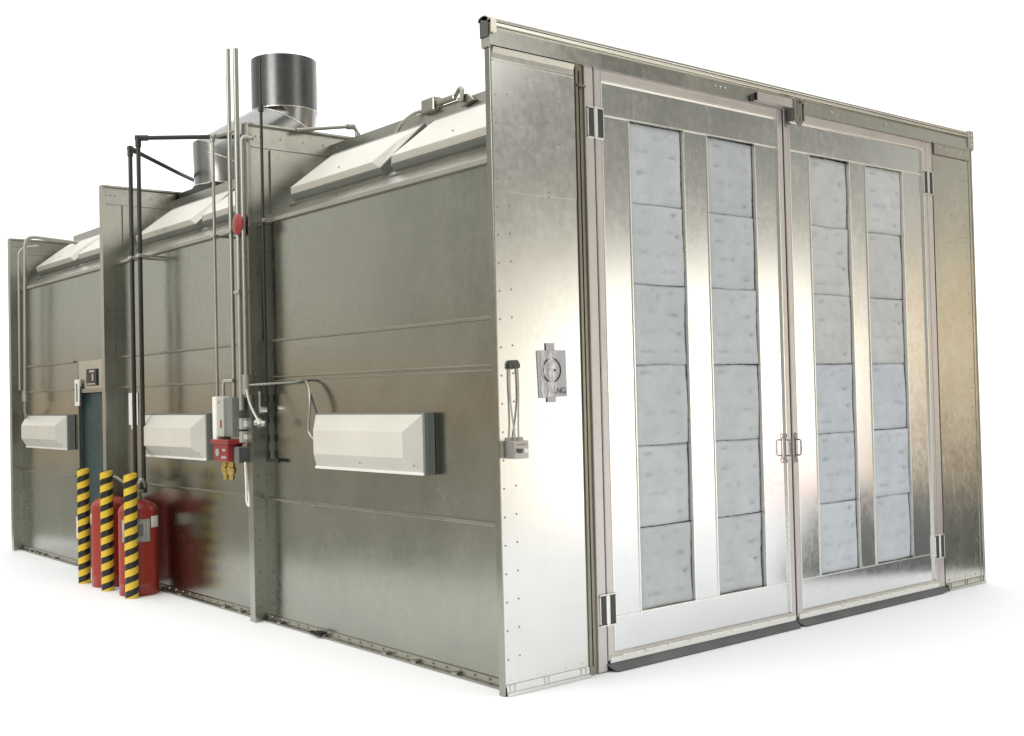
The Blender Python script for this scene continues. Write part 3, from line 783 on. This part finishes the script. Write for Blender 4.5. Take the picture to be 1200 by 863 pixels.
# ------------------------------------------------------------------ cylinders and bollards
def cylinder(loc, label, plate=True):
    t = thing('gas_cylinder', label, 'gas cylinder', loc, 'red suppression cylinders against the wall')
    r = .168; x, y, z = loc
    m = MB(); prof = [(r - .004, 0), (r, .01), (r, .10), (r + .002, .104), (r, .108), (r, .72)]
    for k in range(1, 9): a = k / 8 * math.pi / 2 * .93; prof.append((r * math.cos(a) * .985 + .003, .72 + .105 * math.sin(a)))
    m.lathe(prof, 40, loc); m.build('tank', M['red'], t, smooth=True)
    def patch(a0, a1, z0, z1, name, mat, rr):
        m = MB(); n = 8
        for k in range(n):
            p, q = a0 + (a1 - a0) * k / n, a0 + (a1 - a0) * (k + 1) / n
            m.quad([(x + rr * math.cos(p), y + rr * math.sin(p), z0), (x + rr * math.cos(q), y + rr * math.sin(q), z0), (x + rr * math.cos(q), y + rr * math.sin(q), z1), (x + rr * math.cos(p), y + rr * math.sin(p), z1)])
        o = m.build(name, mat, t, smooth=True); s = o.modifiers.new('thick', 'SOLIDIFY'); s.thickness = .001
        return o
    if plate: patch(R(196), R(284), .47, .665, 'data_plate', M['labelgrey'], r + .002)
    if plate: patch(R(236), R(262), .52, .62, 'plate_print', paint('grey_print', (.2, .2, .19), .5), r + .004)
    if plate: patch(R(288), R(325), .585, .685, 'paper_label', M['whiteb'], r + .002)
    else: patch(R(150), R(176), .57, .67, 'paper_label', M['whiteb'], r + .002)
    m = MB(); m.lathe([(.035, .82), (.035, .86), (.028, .862), (.028, .93), (.04, .932), (.04, .965), (.0, .97)], 16, loc)
    m.cyl((x, y, z + .90), (x, y - .09, z + .90), .02, 10); m.cyl((x, y, z + .90), (x - .06, y + .02, z + .90), .018, 10)
    m.build('valve_head', M['darkmetal'], t, smooth=True)
    return t
ca = cylinder((-.115, 4.955, .003), 'red cylinder with grey data plate, standing behind the bollard nearest the middle bay')
cb = cylinder((-.115, 5.63, .003), 'red cylinder mostly hidden behind the middle striped bollard', False)
t = pipe('manifold_hose', 'dark hose joining the valve heads of the two red cylinders', spline([(-.115, 5.63, .96), (-.11, 5.5, 1.0), (-.10, 5.30, .96), (-.11, 5.1, 1.0), (-.115, 4.955, .955)]), .016, M['darkmetal'], 0)
pipe('manifold_hose', 'grey hose arching from the near red cylinder to the black pipe end', spline([(-.115, 4.94, .955), (-.10, 4.90, 1.0), (-.07, 4.92, .96), (-.06, 4.95, .91)]), .018, M['conduit'], 0)
def bollard(loc, label):
    t = thing('bollard', label, 'bollard', loc, 'yellow and black striped bollards')
    m = MB(); m.lathe([(.056, 0), (.056, 1.045), (.0555, 1.068), (.052, 1.07), (.051, 1.055)], 28, loc); o = m.build('sleeve', M['stripe'], t, smooth=True)
    m = MB(); m.lathe([(.050, 1.05), (.048, 1.056), (0, 1.062)], 28, loc); m.build('cap', paint('yellow_cap', (.6, .43, .05), .4), t)
    return t
for (loc, lab) in (((-.25, 5.94, .001), 'striped bollard standing in front of the teal personnel door, apart from the cylinders'),
                   ((-.25, 5.34, .001), 'striped bollard between the other two, in front of the hidden red cylinder'),
                   ((-.25, 4.775, .001), 'striped bollard in front of the red cylinder with the grey data plate')):
    bollard(loc, lab)
t = thing('switch_strip', 'slim pale strip fixed low on the wall behind the first bollard', 'fitting', (S - .02, 7.0, .3))
m = MB(); m.box(S - .06, S - .03, 7.02, 7.06, .30, .52, .004); m.build('strip', M['whiteb'], t)

# ------------------------------------------------------------------ front panel: sign and switch box
t = thing('warning_sign', 'grey sign with a circle symbol and the letters NG, taped over, on the front panel', 'sign', (.4, -.006, 1.65))
m = MB(); m.hull([(.290, -.001, 1.922), (.510, -.001, 1.925), (.516, -.001, 1.655), (.300, -.001, 1.648), (.290, -.006, 1.922), (.510, -.006, 1.925), (.516, -.006, 1.655), (.300, -.006, 1.648)])
m.build('sign_plate', M['signgrey'], t)
m = MB(); n = 40; cx_, cz_, r0 = .398, 1.808, .068
m.tube([(cx_ + r0 * math.cos(2 * math.pi * k / n), -.0075, cz_ + r0 * math.sin(2 * math.pi * k / n)) for k in range(n + 1)], .0045, 6, cap=False)
m.box(cx_ - .03, cx_ + .03, -.009, -.007, cz_ - .006, cz_ + .006)
m.build('circle_symbol', M['text'], t)
cu = bpy.data.curves.new('sign_lettering', 'FONT'); cu.body = 'KING'; cu.size = .05; cu.extrude = .0006; cu.align_x = 'RIGHT'
to = bpy.data.objects.new('lettering_source', cu); COL.objects.link(to)
dg = bpy.context.evaluated_depsgraph_get(); me = bpy.data.meshes.new_from_object(to.evaluated_get(dg)); bpy.data.objects.remove(to)
o = bpy.data.objects.new('lettering', me); COL.objects.link(o); o.parent = t; me.materials.append(M['text'])
o.location = (.505 - .4, -.0018, 1.672 - 1.65); o.rotation_euler = (R(90), 0, 0)
m = MB(); m.box(.360, .424, -.0085, -.0065, 1.622, 1.66); m.build('tape_end', M['signgrey'], t)
m = MB(); m.box(.358, .422, -.0085, -.0065, 1.915, 1.965); m.build('tape_end', M['signgrey'], t)
for (a, b, tl) in ((.315, .347, 0), (.368, .431, 0)):
    m = MB(); n = 22
    for k in range(n):
        z0, z1 = 1.655 + .265 * k / n, 1.655 + .265 * (k + 1) / n
        j = lambda z: .0035 * math.sin(z * 90 + a * 50); dy = lambda z: -.009 - .0012 * math.sin(z * 140 + b * 80)
        m.quad([(a + j(z0), dy(z0), z0), ((a + b) / 2, dy(z0) - .002, z0), ((a + b) / 2, dy(z1) - .002, z1), (a + j(z1), dy(z1), z1)])
        m.quad([((a + b) / 2, dy(z0) - .002, z0), (b + j(z0), dy(z0) + .002, z0), (b + j(z1), dy(z1) + .002, z1), ((a + b) / 2, dy(z1) - .002, z1)])
    o = m.build('tape', M['tape'], t); s = o.modifiers.new('thick', 'SOLIDIFY'); s.thickness = .0006
t = thing('switch_box', 'grey push button box with two round buttons on the front panel', 'switch box', (.09, -.05, 1.31))
m = MB(); m.box(.040, .140, -.09, -.012, 1.315, 1.415, .004); m.build('body', metal('cast_box', (.5, .475, .45), .42, .1, grime=(.3, .27, .24), gamt=.4), t)
m = MB(); m.box(.05, .17, -.012, -.001, 1.315, 1.432, .003); m.build('back_plate', M['lgrey'], t)
for (x, mt) in ((.072, M['dgrey']), (.111, M['whiteb'])):
    m = MB(); m.cyl((x, -.09, 1.36), (x, -.106, 1.36), .013, 16); m.build('button', mt, t, smooth=True)
m = MB(); m.box(.056, .124, -.0925, -.0895, 1.389, 1.40); m.build('button_legend', M['button'], t)
t = thing('cable_loop', 'pair of grey cables dropping from a gland into the switch box', 'cable', (.11, -.02, 1.43))
m = MB(); m.tube(spline([(.094, -.03, 1.41), (.093, -.018, 1.5), (.084, -.009, 1.62), (.080, -.009, 1.76), (.086, -.009, 1.85)]), .005, 8); m.build('strand', M['lgrey'], t, smooth=True)
m = MB(); m.tube(spline([(.118, -.03, 1.41), (.128, -.018, 1.5), (.140, -.009, 1.62), (.142, -.009, 1.76), (.134, -.009, 1.85)]), .005, 8); m.build('strand', M['lgrey'], t, smooth=True)
m = MB(); m.cyl((.110, -.035, 1.845), (.110, -.001, 1.845), .022, 12); m.box(.078, .1, -.03, -.001, 1.815, 1.85, .005); m.box(.118, .142, -.032, -.001, 1.82, 1.85, .005); m.build('gland', M['dgrey'], t)

# ------------------------------------------------------------------ floor
def floor_mat(name, col, var):
    m, nt, b = new_mat(name)
    v = coords(nt, rnd=False); n = noise(nt, v, .8, 6)
    nt.links.new(mixrgb(nt, n, tuple(c * (1 - var) for c in col), col), b.inputs['Base Color']); b.inputs['Roughness'].default_value = .7
    b.inputs['Specular IOR Level'].default_value = .2
    return m
m = MB(); m.quad([(-40, -6.5, -.004), (13, -6.5, -.004), (13, 30, -.004), (-40, 30, -.004)])
o = m.build('concrete_floor', floor_mat('grey_concrete', (.33, .33, .295), .25)); o['kind'] = 'structure'
m = MB(); m.quad([(3.9, -1.3, -.002), (12.2, -6.45, -.002), (12.9, -6.4, -.002), (12.9, 5, -.002), (8, 2, -.002)])  # unseen dark sheet added for the right door to reflect
o = m.build('dark_reflect_sheet', floor_mat('dark_sheet', (.09, .10, .10), .3)); o['kind'] = 'structure'
C = Vector((-4.01728824, -5.00797794, 1.67749779))
def along(yaw, d, off):
    a = R(yaw); p = Vector((C.x + d * math.sin(a), C.y + d * math.cos(a))); n = Vector((math.cos(a), -math.sin(a))) * off
    return (p.x + n.x, p.y + n.y, 0)
B = along(64.5, 260, .2)
m = MB(); p0, p1, p2, p3, p4, p5 = [m.bm.verts.new(p) for p in (along(14.5, 1.0, -.35), (-3.2, -6.4, 0), (11.8, -6.4, 0), (4.05, -1.22, 0), B, along(14.5, 260, -.35))]
m.bm.faces.new((p0, p1, p2, p3)); m.bm.faces.new((p0, p3, p4, p5))
o = m.build('floor', floor_mat('white_floor', (.935, .95, .975), .02)); o['kind'] = 'structure'

# ------------------------------------------------------------------ light: surround painted by direction for the metal to reflect
w = bpy.data.worlds.new('World'); scn.world = w; w.use_nodes = True; nt = w.node_tree
bg = nt.nodes['Background']
tc = nt.nodes.new('ShaderNodeTexCoord'); sx = nt.nodes.new('ShaderNodeSeparateXYZ'); nt.links.new(tc.outputs['Generated'], sx.inputs[0])
yaw = math_(nt, 'MULTIPLY', math_(nt, 'ARCTAN2', sx.outputs[0], sx.outputs[1]), 180 / math.pi)
el = math_(nt, 'MULTIPLY', math_(nt, 'ARCSINE', sx.outputs[2]), 180 / math.pi)
def band(v, a0, a1, b1, b0):
    return math_(nt, 'MULTIPLY', remap(nt, v, a0, a1, 0, 1, True), remap(nt, v, b1, b0, 1, 0, True))
nz = noise(nt, tc.outputs['Generated'], 3.5, 3, .6)
base = mixrgb(nt, remap(nt, nz, .3, .7), (.345, .345, .315), (.40, .40, .37))
# right of the doorway: brown tone painted in at floor level
brn = math_(nt, 'MULTIPLY', band(yaw, 88, 96, 121.5, 124.5), band(el, -40, -30, -3, 1))
base = mixrgb(nt, brn, base, (.25, .19, .115))
pale2 = math_(nt, 'MULTIPLY', band(yaw, 88, 96, 120, 123), band(el, 2, 6, 24, 32))
base = mixrgb(nt, pale2, base, (.62, .61, .54))
glow = math_(nt, 'MULTIPLY', band(yaw, 100, 110, 121, 123), band(el, -4, 1, 4, 8))
base = mixrgb(nt, glow, base, (.95, .74, .46))
hi = math_(nt, 'MULTIPLY', band(yaw, 121, 124, 141, 146), band(el, 9, 13, 26, 34))
base = mixrgb(nt, hi, base, (.27, .265, .235))
# dim and pale patches painted in for the flanges to reflect
low = math_(nt, 'MULTIPLY', band(yaw, 143, 148, 175, 180), band(el, -30, -20, 5, 9))
base = mixrgb(nt, low, base, (.25, .25, .22))
pale = math_(nt, 'MULTIPLY', band(yaw, 145, 150, 175, 180), band(el, 6.5, 10.5, 24, 32))
base = mixrgb(nt, pale, base, (1.15, 1.14, 1.05))
# left hall (seen in the side wall): grey above, brown band near eye level
lf = math_(nt, 'MAXIMUM', band(yaw, -130, -110, -8, 8), band(yaw, 176, 179, 200, 210))
lcol = mixrgb(nt, remap(nt, nz, .38, .62), (.46, .47, .43), (.74, .745, .69))
mid = band(yaw, -37, -29, -24, -16)
lcol = mixrgb(nt, math_(nt, 'MULTIPLY', mid, .8), lcol, (1.08, 1.07, 1.0))
dim = band(yaw, -60, -48, -37, -31)
lcol = mixrgb(nt, math_(nt, 'MULTIPLY', dim, .75), lcol, (.40, .40, .355))
brown = band(el, -9, -4, 0, 3)
lcol = mixrgb(nt, math_(nt, 'MULTIPLY', brown, .88), lcol, (.64, .47, .29))
up = remap(nt, el, 12, 40, 0, 1, True)
lcol = mixrgb(nt, up, lcol, (1.1, 1.1, 1.02))
col = mixrgb(nt, lf, base, lcol)
# bright doorway opposite the front of the booth
warm = math_(nt, 'MULTIPLY', band(yaw, 121, 124, 143, 148), band(el, -60, -45, 1, 12))
col = mixrgb(nt, math_(nt, 'MULTIPLY', warm, .8), col, (.95, .86, .69))
hot = math_(nt, 'MULTIPLY', band(yaw, 123, 127.5, 137.2, 140.8), band(el, -17, -9, 1, 8))
col = mixrgb(nt, hot, col, (3.1, 3.0, 2.65))
red = math_(nt, 'MULTIPLY', band(yaw, 126.0, 127.6, 129.6, 131.2), band(el, -10.5, -8, -4, -1))
col = mixrgb(nt, math_(nt, 'MULTIPLY', red, 1.0), col, (1.5, .30, .36))
# bright zenith added to whiten the floor
col = mixrgb(nt, remap(nt, el, 38, 58, 0, 1, True), col, (1.9, 1.9, 1.88))
# white surround behind the booth
wh = band(yaw, -9, -3, 84, 92)
col = mixrgb(nt, wh, col, (1.6, 1.6, 1.6))
nt.links.new(col, bg.inputs['Color']); bg.inputs['Strength'].default_value = 1.0

def area(name, loc, target, size, power, col=(1, .97, .92)):
    l = bpy.data.lights.new(name, 'AREA'); l.shape = 'RECTANGLE'; l.size, l.size_y = size; l.energy = power; l.color = col
    o = bpy.data.objects.new(name, l); COL.objects.link(o); o.location = loc
    o.rotation_euler = (Vector(target) - Vector(loc)).to_track_quat('-Z', 'Y').to_euler()
    return o
area('added_left_key', (-9, 2, 6.5), (-.5, 4, .5), (5, 5), 480)  # added key light, lifts the floor and the fixture faces
area('added_front_fill', (7, -12, 9), (2, -1, .5), (5, 4), 90)  # added fill for floor and filters, set too high to be mirrored

# ------------------------------------------------------------------ camera
cd = bpy.data.cameras.new('camera'); cam = bpy.data.objects.new('camera', cd); COL.objects.link(cam)
r_ = Vector((.7720521, -.63511131, -.02385738)); u_ = Vector((.00425378, -.0323731, .9994668)); f_ = Vector((.63554501, .77174193, .02229209))
cam.matrix_world = Matrix(((r_.x, u_.x, -f_.x, C.x), (r_.y, u_.y, -f_.y, C.y), (r_.z, u_.z, -f_.z, C.z), (0, 0, 0, 1)))
cd.sensor_width = 36; cd.lens = 36 * 1350.797 / 1200; cd.clip_end = 500; cd.clip_start = .05
cd.sensor_fit = 'HORIZONTAL'
scn.camera = cam
scn.render.engine = 'CYCLES'
vs = scn.view_settings; vs.view_transform = 'Standard'; vs.look = 'None'; vs.exposure = 0; vs.gamma = 1
scn.cycles.max_bounces = 8
